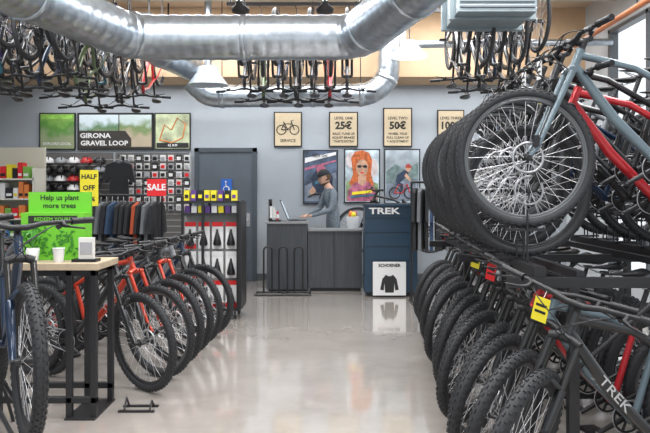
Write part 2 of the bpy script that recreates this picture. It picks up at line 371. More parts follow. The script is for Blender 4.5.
mb.ring((cx-.005,YW-.068,cz-.035),.045,.006,WHITE,20,5)
mb.obj('restroom_sign')
# ------------------------------------------------------------ ducts
def duct(name,P,r,bend=.5,step=.045,bands=()):
    mb=MB(); Q=resample(fillet(P,bend,10),step)
    rr=[r*(1.03 if i%3==0 else 1.0) for i in range(len(Q))]
    mb.tube(Q,rr,GALV,32)
    for f in bands or (.25,.5,.75):
        q=int(len(Q)*f); p=Q[q]; t=(Q[q+1]-Q[q-1]).normalized(); mb.tube([p-t*.035,p-t*.03,p+t*.03,p+t*.035],[r,r*1.07,r*1.07,r],GALV,32)
        mb.tube([p+Vector((0,0,r)),(p.x,p.y,ZC)],.008,STEEL,5)
    return mb.obj(name)
duct('ventilation_duct',[(-3.0,4.6,3.26),(-2.62,6.6,3.26),(-2.15,7.8,3.19),(.36,7.8,3.19),(.86,6.0,3.28),(1.2,4.6,3.35)],.245,.30,bands=(.2,.36,.5,.68,.82))
duct('ventilation_duct',[(-3.6,7.7,3.62),(-3.0,7.9,3.52),(-2.5,8.5,3.42),(-1.92,10.1,3.28)],.20,.4)
duct('ventilation_duct',[(-1.95,10.3,3.1),(-1.72,10.32,2.88),(.66,10.32,2.90),(.93,10.32,3.12),(.98,10.32,4.2)],.165,.28,bands=(.15,.45,.6,.75))
mb=MB(); mb.tube([(-1.62,9.7,2.95),(-1.62,9.7,3.12),(-1.62,9.7,3.2)],[.28,.16,.14],mat('diffuser_white',(.45,.5,.55),.4,.3),24); mb.tube([(-1.62,9.7,3.2),(-1.62,9.7,4.3)],.05,GALV,12); mb.obj('air_diffuser')
mb=MB(); HV=mat('hvac_sheet',(.26,.31,.33),.4,.6,noise=.1,nscale=6)
mb.b2(1.35,2.15,7.1,8.0,3.30,3.75,HV)
for k in range(7): mb.b2(1.37,2.13,7.08,7.1,3.34+k*.055,3.37+k*.055,mat('grille',(.16,.18,.2),.4,.5))
for x in(1.4,2.1): mb.tube([(x,7.7,3.75),(x,7.7,4.3)],.01,STEEL,5)
mb.b2(1.3,2.2,7.3,7.36,3.27,3.78,HV); mb.b2(1.3,2.2,7.8,7.86,3.27,3.78,HV)
mb.obj('hvac_unit',.005)
mb=MB(); 
mb.tube([(1.1,9.9,3.55),(3.98,9.7,3.55)],.05,GALV,12); mb.tube([(1.1,9.9,3.55),(1.1,9.9,4.3)],.05,GALV,12); mb.obj('conduit_pipe')
mb=MB(); PO=mat('pipe_orange',(.5,.16,.05),.5); mb.tube([(2.6,2.8,3.05),(3.4,10.5,3.45)],.03,PO,10); mb.tube([(3.01,6.75,3.27),(3.01,6.75,4.3)],.012,STEEL,6); mb.obj('sprinkler_pipe')
mb=MB(); J=mat('joist_white',(.45,.44,.42),.6)
for y in(5.2,6.6,8.2,9.6):
    mb.b2(XL,XR,y-.03,y+.03,4.22,4.3,J); mb.b2(XL,XR,y-.05,y+.05,4.1,4.115,J)
    x=XL+.1
    while x<XR-.4: mb.tube([(x,y,4.11),(x+.2,y,4.23),(x+.4,y,4.11)],.01,J,4); x+=.4
mb.obj('ceiling_joists')
# ------------------------------------------------------------ lights
LE=mat('lamp_emitter',(1,.99,.96),.5,emit=9)
LH=mat('lamp_housing',(.75,.75,.75),.4)
def lamp(x,y,z):
    mb=MB(); mb.tube([(x,y,z),(x,y,z+.05),(x,y,z+.14),(x,y,z+.22)],[.24,.22,.12,.07],LH,28,False); mb.tube([(x,y,z+.005),(x,y,z+.02)],.21,LE,28); mb.tube([(x,y,z+.2),(x,y,4.3)],.008,STEEL,5); mb.obj('pendant_lamp')
for p in((1.12,9.3,3.26),(.62,8.9,3.75),(-4.0,6.4,3.9),(3.5,6.0,3.7)): lamp(*p)
def area(n,loc,sx,sy,pw,rot=(0,0,0),col=(.97,.98,1)):
    l=bpy.data.lights.new(n,'AREA'); l.shape='RECTANGLE'; l.size=sx; l.size_y=sy; l.energy=pw; l.color=col
    o=bpy.data.objects.new(n,l); o.location=loc; o.rotation_euler=rot; sc.collection.objects.link(o)
for i,(x,y) in enumerate([(-.2,2.0),(-.2,4.2),(-.2,6.6),(-.2,9.0)]): area('fill_area_light',(x,y,4.05),5.5,.35,185)  # added area lights for bright, even fill; no real panel fixtures
area('fill_area_light',(-.5,10.0,3.95),7,.25,130,(D(25),0,0)); area('fill_area_light',(-.5,11.15,3.2),8,.2,60)  # added fill towards the bulkhead and back wall
area('fill_area_light',(-3.8,6.5,4.05),.4,6,100); area('fill_area_light',(3.2,5.5,4.05),.4,6,80)  # added side fills along the left and right of the room
w=bpy.data.worlds.new('World'); sc.world=w; w.use_nodes=True; bg=w.node_tree.nodes['Background']
bg.inputs['Color'].default_value=(.90,.95,1,1); bg.inputs['Strength'].default_value=1.2
# ------------------------------------------------------------ back wall graphics
KRAFT=mat('kraft_poster',(.56,.46,.31),.7,noise=.04); INK=mat('ink_black',(.02,.02,.02),.6); FB=mat('frame_black',(.015,.015,.017),.35)
def frame(name,u0,v0,u1,v1,bg,items=None,Y=YW-.004,t=.03,bw=.02,fr=None):
    x0,z1=el(Y,u0,v0); x1,z0=el(Y,u1,v1); mb=MB(); fr=fr or FB
    mb.b2(x0,x1,Y-t,Y,z0,z1,fr); mb.b2(x0+bw,x1-bw,Y-t-.004,Y-t,z0+bw,z1-bw,bg)
    yy=[Y-t-.006]
    class A:
        def el_(s,u,v,ru,rv,m,rot=0):
            cx,cz=el(Y,u,v); k=Y/F; c,sn=math.cos(D(rot)),math.sin(D(rot)); P=[]
            for i in range(20):
                a=2*math.pi*i/20; px,pz=ru*k*math.cos(a),rv*k*math.sin(a); P.append((cx+px*c-pz*sn,yy[0],cz+px*sn+pz*c))
            mb.poly(P,m); yy[0]-=.0012
        def pg(s,pts,m):
            mb.poly([(el(Y,u,v)[0],yy[0],el(Y,u,v)[1]) for u,v in pts],m); yy[0]-=.0012
        def tx(s,t,u,v,h,m,b=0,sx=1): cx,cz=el(Y,u,v); wtext(mb,t,h*Y/F/.7,cx,yy[0],cz,m,b,sx); yy[0]-=.0005
        def ln(s,pts,m,w=.5): mb.tube([(el(Y,u,v)[0],yy[0],el(Y,u,v)[1]) for u,v in pts],w*Y/F,m,4)
    if items: items(A())
    return mb.obj(name)
def kr(head,big,lines,uc):
    def f(a):
        a.tx(head,uc,118.5,2.6,INK,.02); a.tx(big,uc,126,7,INK,.04); 
        for i,l in enumerate(lines): a.tx(l,uc,134+i*3.8,2.2,INK,.02)
    return f
f0=lambda a:( [a.ln([(288+dx+4.6*math.cos(t*.524),130+4.6*math.sin(t*.524)) for t in range(13)],INK,.5) for dx in(-6.5,6.5)], a.ln([(281.5,130),(284,124),(291.5,124),(288,130),(281.5,130)],INK,.5),a.ln([(288,130),(283.5,122)],INK,.5),a.ln([(294.5,130),(291,121),(293.5,120.5)],INK,.5),a.tx('SERVICE',288,141,3,INK,.02))
frame('framed_poster',274,112,302,147,KRAFT,f0)
for (a,b,t0,h,bg_,ls) in((329,358,112,'LEVEL ONE','25€',['BASIC TUNE UP','ADJUST BRAKES','*PARTS EXTRA']),(383,412,108,'LEVEL TWO','50€',['WHEEL TRUE','FULL CLEAN UP','+ ADJUSTMENT']),(437,464,110,'LEVEL THREE','100€',['OVERHAUL','DRIVETRAIN'])):
    frame('framed_poster',a,t0,b,147,KRAFT,kr(h,bg_,ls,(a+b)/2))
N=lambda n,c,k=.35,s=9: mat(n,c,.5,noise=k,nscale=s)
SKN=N('poster_skin',(.55,.33,.22),.25,14); TEAL=N('poster_teal',(.05,.18,.26)); PINK=N('poster_pink',(.42,.12,.2),.6,12); PGREY=N('poster_grey',(.16,.19,.24),.6,8); PSKY=N('poster_sky',(.50,.60,.66),.5,6); ORG=mat('poster_orange',(.75,.22,.05),.5); DKB=N('poster_darkblue',(.07,.10,.16),.8,5); PBL=N('poster_navy',(.02,.035,.07),.6); PHR=N('poster_redhair',(.5,.12,.03),.5,20)
def p1(a):
    a.pg([(305,201),(305,186),(318,180),(336,172),(336,201)],PGREY); a.pg([(305,158),(336,152),(336,155),(305,163)],WHITE); a.pg([(305,168),(336,160),(336,161.5),(305,170.5)],PINK)
    # crouched racer leaning forward, seen from the front quarter
    a.pg([(313,188),(311,178),(315,172),(322,168),(329,171),(333,178),(332,188),(326,193),(318,193)],PBL); a.pg([(313,186),(309,192),(313,197),(316,190)],SKN); a.pg([(331,186),(334,192),(330,197),(328,190)],SKN)
    a.el_(321,173,3.6,4.8,SKN); a.pg([(317,172),(316.5,168),(319,165.5),(323,165.5),(325.5,168),(325,172),(321,170.5)],N('h_pink',(.5,.14,.22)))
    a.pg([(317.5,172),(324.5,172),(324,174),(318,174)],INK); a.pg([(315,181),(328,180),(329,183),(315,184)],TEAL)
    a.ln([(308,197),(314,194),(328,194),(334,197)],INK,.8); a.el_(321,198,1.6,3.2,INK); a.tx('RIDE ON',320,156,2.6,INK,.02)
def p2(a):
    a.pg([(346,201),(346,182),(358,176),(378,184),(378,201)],N('p_green',(.20,.28,.14),.6)); a.el_(351,160,5,8,N('p_haze',(.62,.55,.55),.3)); a.el_(373,168,5,9,N('p_haze',(.7,.55,.55),.3))
    a.pg([(352,166),(351,158),(355,152),(362,150.5),(369,153),(372,160),(371,174),(374,186),(366,188),(356,188),(349,184),(353,174)],PHR)
    a.pg([(347,201),(348,190),(353,184),(359,181),(366,181),(372,185),(376,192),(377,201)],PINK); a.pg([(358,183),(358,176),(366,176),(366,183),(362,186)],SKN)
    a.el_(362,168,6,8.6,SKN); a.pg([(356,163),(357,157),(362,154.5),(367,157),(368.3,163),(364,159.5),(359,160)],PHR)
    a.el_(359.3,166.5,2.2,1.5,INK); a.el_(364.9,166.5,2.2,1.5,INK); a.ln([(357,166),(367,166)],INK,.3); a.el_(362,172.8,1.9,.7,RED); a.el_(362,169.8,.7,.9,N('psk2',(.45,.24,.16)))
    a.pg([(352,192),(372,190),(372,192.5),(352,195)],YEL); a.pg([(350,196),(374,194),(374,196),(350,198)],TEAL)
def p3(a):
    a.pg([(386,201),(386,182),(418,176),(418,201)],PGREY); a.pg([(386,172),(395,164),(405,170),(418,162),(418,178),(386,184)],N('p_hill',(.14,.2,.2),.5))
    for dx in(-7.5,7.5): a.ln([(402+dx+5.5*math.cos(t*.524),193+5.5*math.sin(t*.524)) for t in range(13)],INK,.6)
    a.ln([(394.5,193),(398,185),(407,185),(402,193),(394.5,193)],RED,.5); a.ln([(407,184),(409.5,193)],RED,.5)
    a.pg([(395,182),(397,175),(404,170),(408,172),(408,176),(402,180),(399,184)],PBL); a.pg([(406,173),(411,180),(409.5,181.5),(404,176)],SKN); a.pg([(397,182),(403,184),(402,192),(400,192),(400,187),(395,185)],PBL)
    a.el_(408,168.5,2.6,3.2,SKN); a.pg([(405,168),(405.5,165),(408.5,163.8),(411,166),(411.3,168)],N('h_red',(.45,.06,.04)))
frame('cycling_poster',303,150,338,204,DKB,p1); frame('cycling_poster',344,149,380,203,PSKY,p2); frame('cycling_poster',384,149,420,204,N('p3bg',(.34,.39,.43),.4,4),p3)
zg=el(YW,0,128)[1]
L1=landscape('photo_forest',(.25,.45,.1),(.10,.28,.05),(.3,.35,.2),3,zg,.3); L2=landscape('photo_mountain',(.65,.75,.8),(.12,.25,.12),(.35,.33,.2),2.5,zg,.25); L3=landscape('photo_road',(.6,.7,.7),(.2,.3,.12),(.5,.42,.3),3,zg,.25)
SC_=mat('sign_charcoal',(.045,.04,.035),.5)
frame('framed_poster',40,113,76,150,L1,lambda a:(a.pg([(43,115.5),(73,115.5),(73,119),(43,119)],N('fgr',(.3,.6,.1))),a.tx('EXPLORE LOCAL',58,144,2.6,WHITE,.02)))
frame('gravel_loop_sign',78,113,154,150,SC_,lambda a:(a.pg([(80,115),(119,115),(119,131),(80,131)],L2),a.pg([(120,115),(152,115),(152,147),(120,147)],L3),a.pg([(80,131),(126,131),(132,139),(132,147.5),(80,147.5)],SC_),a.tx('GIRONA',96,136,4.6,WHITE,.03,1.2),a.tx('GRAVEL LOOP',105,143.5,4.6,WHITE,.03,1.1)))
frame('framed_map',155,113,191,150,N('map_paper',(.45,.5,.32),.45,5),lambda a:(a.ln([(160,140),(165,125),(172,130),(178,118),(186,124),(183,138),(172,143),(160,140)],ORG,.6),a.pg([(157,143),(189,143),(189,148),(157,148)],INK),a.tx('42 KM',173,145.5,2.5,WHITE,.02)))
# slat wall with helmets
SL=mat('slatwall',(.13,.125,.12),.6); mb=MB(); x0,z1=el(YW,40,153); x1,z0=el(YW,191,281)
mb.b2(x0,x1,YW-.05,YW,0.0,z1,SL)
z=.1
while z<z1-.05: mb.b2(x0,x1,YW-.055,YW-.05,z,z+.012,mat('slat_groove',(.42,.41,.40),.5)); z+=.1
for xx in(x0,(x0+x1)/2,x1): mb.b2(xx-.015,xx+.015,YW-.06,YW-.05,0,z1,ALU)
mb.obj('slatwall_panel')
mb=MB(); HC=[WHITE,BLACK,mat('helmet_grey',(.3,.32,.34),.4),BLACK,WHITE,BLACK,mat('helmet_red',(.5,.03,.03),.35)]
def helmet(mb,x,y,z,m):
    mb.ball((x,y,z),(.10,.13,.09),m,16,6,v0=-8,v1=90)
    for dx in(-.05,0,.05): mb.tube([(x+dx,y-.10,z+.03),(x+dx*.8,y-.06,z+.075),(x+dx*.5,y,z+.092)],[.008,.012,.006],BLACK if m is not BLACK else mat('vent',(.12,.12,.12),.5),6)
    mb.tube([(x-.085,y,z),(x,y-.02,z-.1),(x+.085,y,z)],.005,BLACK,4); mb.tube([(x,y,z-.01),(x,YW-.05,z-.01)],.008,ALU,5)
for r,v in enumerate((161,170,179,188,197)):
    for c in range(5):
        if (r*5+c)%11==8: continue
        u=47.5+c*13; x,z=el(11.4,u,v); helmet(mb,x,11.4,z-.02,HC[(r+c*2)%7])
mb.obj('bicycle_helmets')
mb=MB()
for r in range(7):
    for c in range(9):
        u=123+c*8; x,z=el(11.5,u,158+r*8.2); m=[WHITE,PAPER,BLACK,WHITE,mat('pk_grey',(.4,.4,.42),.5)][(r*3+c)%5]
        mb.b2(x-.045,x+.045,11.49,11.51,z-.055,z+.05,m); mb.b2(x-.03,x+.03,11.47,11.49,z-.035,z+.02,[BLACK,mat('pk_grey',(.4,.4,.42),.5),RED,BLACK][(r+c)%4] if m!=BLACK else WHITE)
        mb.tube([(x,11.55,z+.05),(x,11.46,z+.05)],.003,ALU,4)
mb.obj('packaged_accessories')
# back left shelf
mb=MB(); x0,z1=el(10.6,-40,168); x1,_=el(10.6,37,168)
SHW=mat('shelf_white',(.7,.68,.6),.6)
mb.b2(x0,x1,10.9,10.95,0,z1+.33,mat('cream_panel',(.62,.60,.50),.7)); mb.b2(x0,x0+.03,10.5,10.95,0,z1,SHW); mb.b2(x1-.03,x1,10.5,10.95,0,z1,SHW)
cols=[ORG,YEL,RED,WHITE,mat('pk_green',(.2,.45,.08),.5),mat('pk_blue',(.05,.2,.5),.5),BLACK]
for k in range(6):
    z=.15+k*.3; mb.b2(x0,x1,10.5,10.9,z,z+.025,SHW)
    x=x0+.06
    while x<x1-.15:
        wd=random.uniform(.06,.11); h=random.uniform(.14,.25); mb.b2(x,x+wd,10.53,10.7,z+.025,z+.025+h,random.choice(cols)); mb.b2(x+.01,x+wd-.01,10.525,10.53,z+.06,z+.1,random.choice([WHITE,YEL,BLACK])); x+=wd+.012
mb.obj('product_shelf')
# ------------------------------------------------------------ counter
CW=mat('charcoal_laminate',(.045,.05,.057),.5)
def laminate():
    m=CW; nt=m.node_tree; b=nt.nodes['Principled BSDF']; tc=nt.nodes.new('ShaderNodeTexCoord'); mp=nt.nodes.new('ShaderNodeMapping'); mp.inputs['Scale'].default_value=(30,30,1.2)
    n=nt.nodes.new('ShaderNodeTexNoise'); n.inputs['Scale'].default_value=2; r=nt.nodes.new('ShaderNodeValToRGB'); r.color_ramp.elements[0].color=(.03,.036,.043,1); r.color_ramp.elements[1].color=(.085,.094,.107,1)
    nt.links.new(tc.outputs['Object'],mp.inputs[0]);nt.links.new(mp.outputs[0],n.inputs['Vector']);nt.links.new(n.outputs['Fac'],r.inputs['Fac']);nt.links.new(r.outputs['Color'],b.inputs['Base Color'])
laminate()
TOP=mat('counter_top',(.26,.27,.28),.35)
mb=MB(); mb.b2(-.86,-.262,10.33,10.82,.03,1.0,CW); mb.b2(-.88,-.25,10.31,10.84,1.0,1.03,TOP); mb.b2(-.84,-.28,10.36,10.8,0,.03,BLACK); mb.obj('checkout_counter',.004)
mb=MB(); mb.b2(-.25,.55,10.36,10.76,.05,.89,CW); mb.b2(-.25,.56,10.33,10.78,.89,.92,TOP); mb.b2(-.22,.53,10.4,10.74,0,.05,BLACK); mb.b2(.13,.138,10.355,10.36,.05,.89,BLACK); mb.obj('service_counter',.004)
NV=mat('navy_panel',(.022,.052,.09),.4)
x0,_=el(9.8,365); x1,_=el(9.8,418)
mb=MB(); mb.b2(x0,x1,9.85,10.3,.06,1.27,NV); mb.b2(x0-.01,x1+.01,9.83,10.32,1.27,1.30,NV); mb.b2(x0+.03,x1-.03,9.88,10.28,0,.06,BLACK)
for k in range(5): mb.b2(x0,x1,9.845,9.85,.3+k*.2,.303+k*.2,BLACK)
wtext(mb,'TREK',.12,(x0+x1)/2-.1,9.82,1.20,WHITE,.03,1.5); mb.obj('display_cabinet',.003)
mb=MB(); a0,b1=el(9.75,373,262); a1,b0=el(9.75,406,297)
mb.b2(a0,a1,9.76,9.785,b0+.02,b1,WHITE); wtext(mb,'SCHOENER',.06,(a0+a1)/2,9.757,b1-.05,INK,.04)
cx=(a0+a1)/2
mb.poly([(cx+x,9.757,b0+z) for x,z in((-.13,.1),(-.1,.25),(-.05,.31),(-.02,.29),(.02,.29),(.05,.31),(.1,.25),(.13,.1),(.08,.09),(.07,.19),(.06,.06),(-.06,.06),(-.07,.19),(-.08,.09))],INK)
mb.tube([(a0+.04,9.79,.0),(a0+.04,9.775,.3)],.008,STEEL,5); mb.tube([(a1-.04,9.79,.0),(a1-.04,9.775,.3)],.008,STEEL,5)
mb.obj('standing_poster_board')
# counter-top items
mb=MB()
L0=-.55; 
mb.b2(L0,-.29,10.5,10.82,1.03,1.048,mat('laptop_grey',(.1,.1,.11),.35,.5))
R=Matrix.Rotation(D(-22),3,'Y'); mb.box((L0-.065,10.66,1.048+.15),(.012,.34,.32),BLACK,R); mb.box((L0-.065+.0075,10.66,1.2),(.002,.32,.29),mat('screen_glow',(.5,.6,.7),.3,emit=.6),R)
for r in range(4):
    for c in range(9): mb.b2(L0+.03+r*.03,L0+.052+r*.03,10.53+c*.03,10.552+c*.03,1.048,1.052,BLACK)
mb.obj('laptop')
mb=MB(); mb.b2(-.84,-.80,10.42,10.6,1.03,1.36,BLACK); mb.b2(-.84,-.66,10.4,10.62,1.03,1.05,BLACK)
for k in range(3): mb.b2(-.82+k*.05,-.80+k*.05,10.42,10.6,1.05,1.3-k*.06,[WHITE,PAPER,RED][k]); mb.b2(-.82+k*.05,-.78+k*.05,10.405,10.415,1.08,1.26-k*.06,[WHITE,PAPER,WHITE][k])
mb.obj('brochure_holder')
mb=MB(); mb.tube([(.42,10.55,.92),(.42,10.55,1.08),(.42,10.55,1.1)],[.08,.10,.09],mat('basket_white',(.6,.62,.64),.6),16); mb.ball((.39,10.52,1.13),(.04,.04,.06),ORG); mb.ball((.45,10.55,1.14),(.04,.04,.05),PINK); mb.ball((.43,10.50,1.12),(.04,.04,.05),YEL); mb.obj('accessory_basket')
mb=MB()
for x in(-.88,-.66,-.44):
    mb.tube(fillet([(x,10.05,.015),(x,10.05,.68),(x+.12,10.05,.68),(x+.12,10.05,.015)],.06,6),.013,STEEL,8)
mb.tube([(-1.0,9.9,.012),(-.2,9.9,.012)],.014,STEEL,8);mb.tube([(-1.0,10.2,.012),(-.2,10.2,.012)],.014,STEEL,8)
for x in(-.98,-.6,-.22): mb.tube([(x,9.9,.012),(x,10.2,.012)],.014,STEEL,8)
mb.obj('bike_floor_stand')
wb=bike_mesh('workshop_bike',P_BLK,P_BLK,D(10),.018,fork='rigid',knobs=False,rimm=RIMS)
inst(wb,'road_bike',Matrix.Translation((1.12,11.08,.50))@Matrix.Rotation(D(180),4,'Z'))
mb=MB(); mb.tube([(1.27,11.42,.02),(1.27,11.42,1.35)],.02,STEEL,8); mb.tube([(1.27,11.42,1.33),(1.30,11.1,1.28)],.018,STEEL,8); mb.b2(.95,1.6,11.3,11.55,0,.02,STEEL)
mb.obj('repair_stand')
# ------------------------------------------------------------ clothing racks
def garment(mb,x,y,z,m,ang=0,w=.42,h=.7,m2=None):
    pr=[(0,-.06),(.07,-.03),(w/2,-.08),(w/2+.06,-h*.55),(w/2-.02,-h*.56),(w/2-.06,-.25),(w/2-.04,-h),(-w/2+.04,-h),(-w/2+.06,-.25),(-w/2+.02,-h*.56),(-w/2-.06,-h*.55),(-w/2,-.08),(-.07,-.03)]
    c,s=math.cos(ang),math.sin(ang); t=.02
    A=[(x+p*c+t*s,y+p*s-t*c,z+q) for p,q in pr]; B=[(x+p*c-t*s,y+p*s+t*c,z+q) for p,q in pr]
    n=len(pr); mb.add(A+B,[tuple(range(n)),tuple(range(2*n-1,n-1,-1))]+[(i,i+n,(i+1)%n+n,(i+1)%n) for i in range(n)],m)
    mb.tube([(x,y,z-.04),(x,y,z+.03),(x+.02*c,y+.02*s,z+.06)],.004,ALU,5)
def rack(name,x0,x1,y,z,cl,h=.7):
    mb=MB(); 
    for x in(x0,x1): mb.tube([(x,y,.02),(x,y,z+.05)],.015,STEEL,8); mb.tube([(x,y-.25,.02),(x,y+.25,.02)],.015,STEEL,8)
    mb.tube([(x0,y,z+.05),(x1,y,z+.05)],.015,STEEL,8)
    n=len(cl)
    for i,m in enumerate(cl): garment(mb,x0+.06+(x1-x0-.12)*i/(n-1),y,z,m,D(78+random.uniform(-6,6)),h=h)
    mb.obj(name)
CB=mat('cloth_black',(.02,.021,.024),.85,bump=.2);CG=mat('cloth_grey',(.14,.15,.16),.85);CO=mat('cloth_rust',(.35,.06,.02),.8);CN=mat('cloth_navy',(.03,.06,.12),.8)
rack('clothing_rack',-2.95,-2.0,8.6,1.38,[CB,CB,CB,CG,CB,CN,CB,CB,CB,CO,CB,CG,CB],.75)
rack('clothing_rack',1.15,1.75,9.3,1.55,[CB,CG,CB,CN,CB,CB,CG,CB],.85)
mb=MB(); jx=el(11.2,120)[0]
garment(mb,jx,11.15,el(11.2,0,160)[1],CB,0,.40,.65); garment(mb,jx,11.3,el(11.3,0,158)[1],CG,0,.3,.55)
mb.tube([(jx,11.1,el(11.2,0,156)[1]),(jx,11.4,el(11.2,0,156)[1]),(jx,11.4,0)],.012,STEEL,6); mb.b2(jx-.2,jx+.2,11.2,11.5,0,.02,STEEL)
mb.obj('display_jackets')
# ------------------------------------------------------------ saddle gondola
x0,_=el(8.05,181);x1,_=el(8.05,239); mb=MB(); y0,y1=8.05,8.55
for x in(x0,(x0+x1)/2-.1,x1-.03): mb.b2(x,x+.03,y0,y0+.03,.1,1.35,STEEL); mb.b2(x,x+.03,y1-.03,y1,.1,1.35,STEEL)
mb.b2(x0,x1,y0+.2,y0+.22,.15,1.30,mat('peg_panel',(.5,.5,.5),.5)); mb.b2(x1-.02,x1+.03,y0,y1,.12,1.36,STEEL)
for z in(.10,1.20,1.34): mb.b2(x0,x1,y0,y1,z,z+.03,STEEL)
for x in(x0+.05,x1-.05):
    for y in(y0+.05,y1-.05): mb.tube([(x-.012,y,.05),(x+.012,y,.05)],.048,BLACK,14); mb.b2(x-.02,x+.02,y-.02,y+.02,.05,.11,ALU)
PURP=mat('pk_purple',(.12,.05,.25),.5)
for c in range(8):
    x=x0+.03+c*.078
    m=[YEL,PURP,BLACK,YEL][c%4]; mb.b2(x,x+.06,y0+.02,y0+.12,1.37,1.49,m); mb.b2(x+.01,x+.05,y0+.015,y0+.02,1.40,1.44,[BLACK,YEL,YEL,PURP][c%4])
    mb.b2(x,x+.06,y0+.06,y0+.16,1.23,1.31,[PURP,WHITE,YEL][c%3])
for r in range(3):
    for c in range(4):
        cx=x0+.09+c*.158; z=.98-r*.34
        mb.b2(cx-.065,cx+.065,y0+.10,y0+.11,z-.17,z+.13,WHITE); mb.b2(cx-.065,cx+.065,y0+.095,y0+.10,z+.09,z+.14,RED if r!=1 else WHITE)
        if r==2 or c==0: mb.b2(cx-.065,cx+.065,y0+.095,y0+.10,z-.17,z-.11,RED)
        pts=[(cx,y0+.07,z-.13),(cx,y0+.07,z-.11),(cx,y0+.07,z-.05),(cx,y0+.065,z+.02),(cx,y0+.07,z+.06)]
        mb.tube([Vector(p) for p in pts],[.04,.05,.036,.017,.010],BLACK,12,up=(1,0,0))
mb.obj('saddle_display_rack')
# ------------------------------------------------------------ signs on stands
def standsign(name,u0,v0,u1,v1,Y,m,lines,tm):
    x0,z1=el(Y,u0,v0);x1,z0=el(Y,u1,v1); mb=MB(); mb.b2(x0,x1,Y,Y+.015,z0,z1,m); n=len(lines); h=(z1-z0)
    for i,(t,s) in enumerate(lines): wtext(mb,t,s,(x0+x1)/2,Y-.003,z1-h*(i+.6)/(n+.2),tm,.03)
    mb.tube([((x0+x1)/2,Y+.03,0),((x0+x1)/2,Y+.03,z1-.02)],.01,STEEL,6); mb.b2((x0+x1)/2-.12,(x0+x1)/2+.12,Y-.1,Y+.16,0,.012,STEEL)
    mb.obj(name)
standsign('sale_sign',147,179,166,196,8.1,RED,[('SALE',.10)],WHITE)
standsign('discount_sign',80,170,98,206,8.0,YEL,[('HALF',.075),('OFF',.08),('-50%',.07)],INK)
# ------------------------------------------------------------ table with green display
TW=mat('table_oak',(.50,.40,.28),.5,noise=.12,nscale=12)
tx0,tx1,ty0,ty1=-2.15,-1.46,4.5,4.95
mb=MB(); mb.b2(tx0,tx1,ty0,ty1,.965,1.01,TW)
for x in(tx0+.03,tx1-.20,tx1-.04):
    for y in(ty0+.03,ty1-.07): mb.b2(x-.02,x+.02,y,y+.04,0,.965,STEEL)
for y in(ty0+.03,ty1-.07): mb.b2(tx0,tx1-.02,y,y+.04,.925,.965,STEEL); mb.b2(tx0,tx1-.02,y,y+.04,.10,.14,STEEL)
mb.b2(tx1-.22,tx1-.02,ty0+.0,ty1,0,.012,STEEL)
mb.obj('display_table',.004)
mb=MB(); 
for y in(4.66,4.78): mb.b2(-1.38,-1.14,y,y+.025,0,.012,STEEL)
mb.tube([(-1.17,4.67,.01),(-1.17,4.73,.06),(-1.17,4.79,.01)],.007,STEEL,6); mb.tube([(-1.34,4.67,.01),(-1.34,4.73,.08),(-1.34,4.79,.01)],.007,STEEL,6); mb.obj('wheel_floor_stand')
GRN=mat('green_card',(.16,.54,.03),.5); GRD=mat('green_dark',(.04,.22,.02),.5)
gx0,gx1=-2.05,-1.62; gy=4.72
mb=MB(); mb.b2(gx0,gx1,gy,gy+.15,1.012,1.33,GRN); mb.b2(gx0,gx1,gy+.12,gy+.15,1.33,1.47,GRN)
wtext(mb,'Help us plant',.05,(gx0+gx1)/2,gy+.117,1.43,INK,.02); wtext(mb,'more trees',.05,(gx0+gx1)/2,gy+.117,1.375,INK,.02)
mb.b2(gx0+.05,gx1-.05,gy-.004,gy,1.26,1.31,INK); wtext(mb,'REDEEM YOURS',.035,(gx0+gx1)/2,gy-.007,1.285,GRN,.02)
for k in range(110):
    a=random.uniform(gx0+.02,gx1-.06); z=1.03+random.random()*.19; l=random.uniform(.02,.05); an=random.uniform(0,6)
    mb.poly([(a,gy-.004,z),(a+l*math.cos(an),gy-.006,z+l*math.sin(an)),(a+l*.6*math.cos(an+.7),gy-.005,z+l*.6*math.sin(an+.7))],GRD)
mb.obj('green_display_box')
mb=MB(); px,py=-1.93,4.62; mb.tube([(px,py,1.01),(px,py,1.10),(px,py,1.1)],[.035,.045,.04],mat('pot_white',(.6,.6,.58),.6),16)
LF=mat('leaf',(.08,.3,.04),.6)
for k in range(26):
    a=random.uniform(0,6.28); r=random.uniform(.03,.08); h=random.uniform(.04,.12); p=Vector((px,py,1.1)); q=p+Vector((r*math.cos(a)*.6,r*math.sin(a)*.4,h)); t=p+Vector((r*math.cos(a)*1.3,r*math.sin(a)*.7,h*.85)); s=Vector((-math.sin(a),math.cos(a),0))*.015
    mb.poly([p,q+s,t,q-s],LF)
mb.obj('potted_plant')
mb=MB(); px,py=-1.75,4.60; mb.tube([(px,py,1.01),(px,py,1.02),(px,py,1.10)],[.028,.03,.038],WHITE,18,False); mb.tube([(px,py,1.012),(px,py,1.016)],.028,WHITE,18); mb.ring((px,py,1.10),.038,.003,WHITE,20,6,'z'); mb.obj('paper_cup')
mb=MB(); mb.b2(-1.62,-1.52,4.6,4.63,1.01,1.17,PAPER); mb.b2(-1.66,-1.5,4.58,4.68,1.01,1.03,BLACK); mb.b2(-1.61,-1.53,4.595,4.6,1.06,1.14,mat('pk_grey',(.4,.4,.42),.5)); mb.obj('flyer_holder')
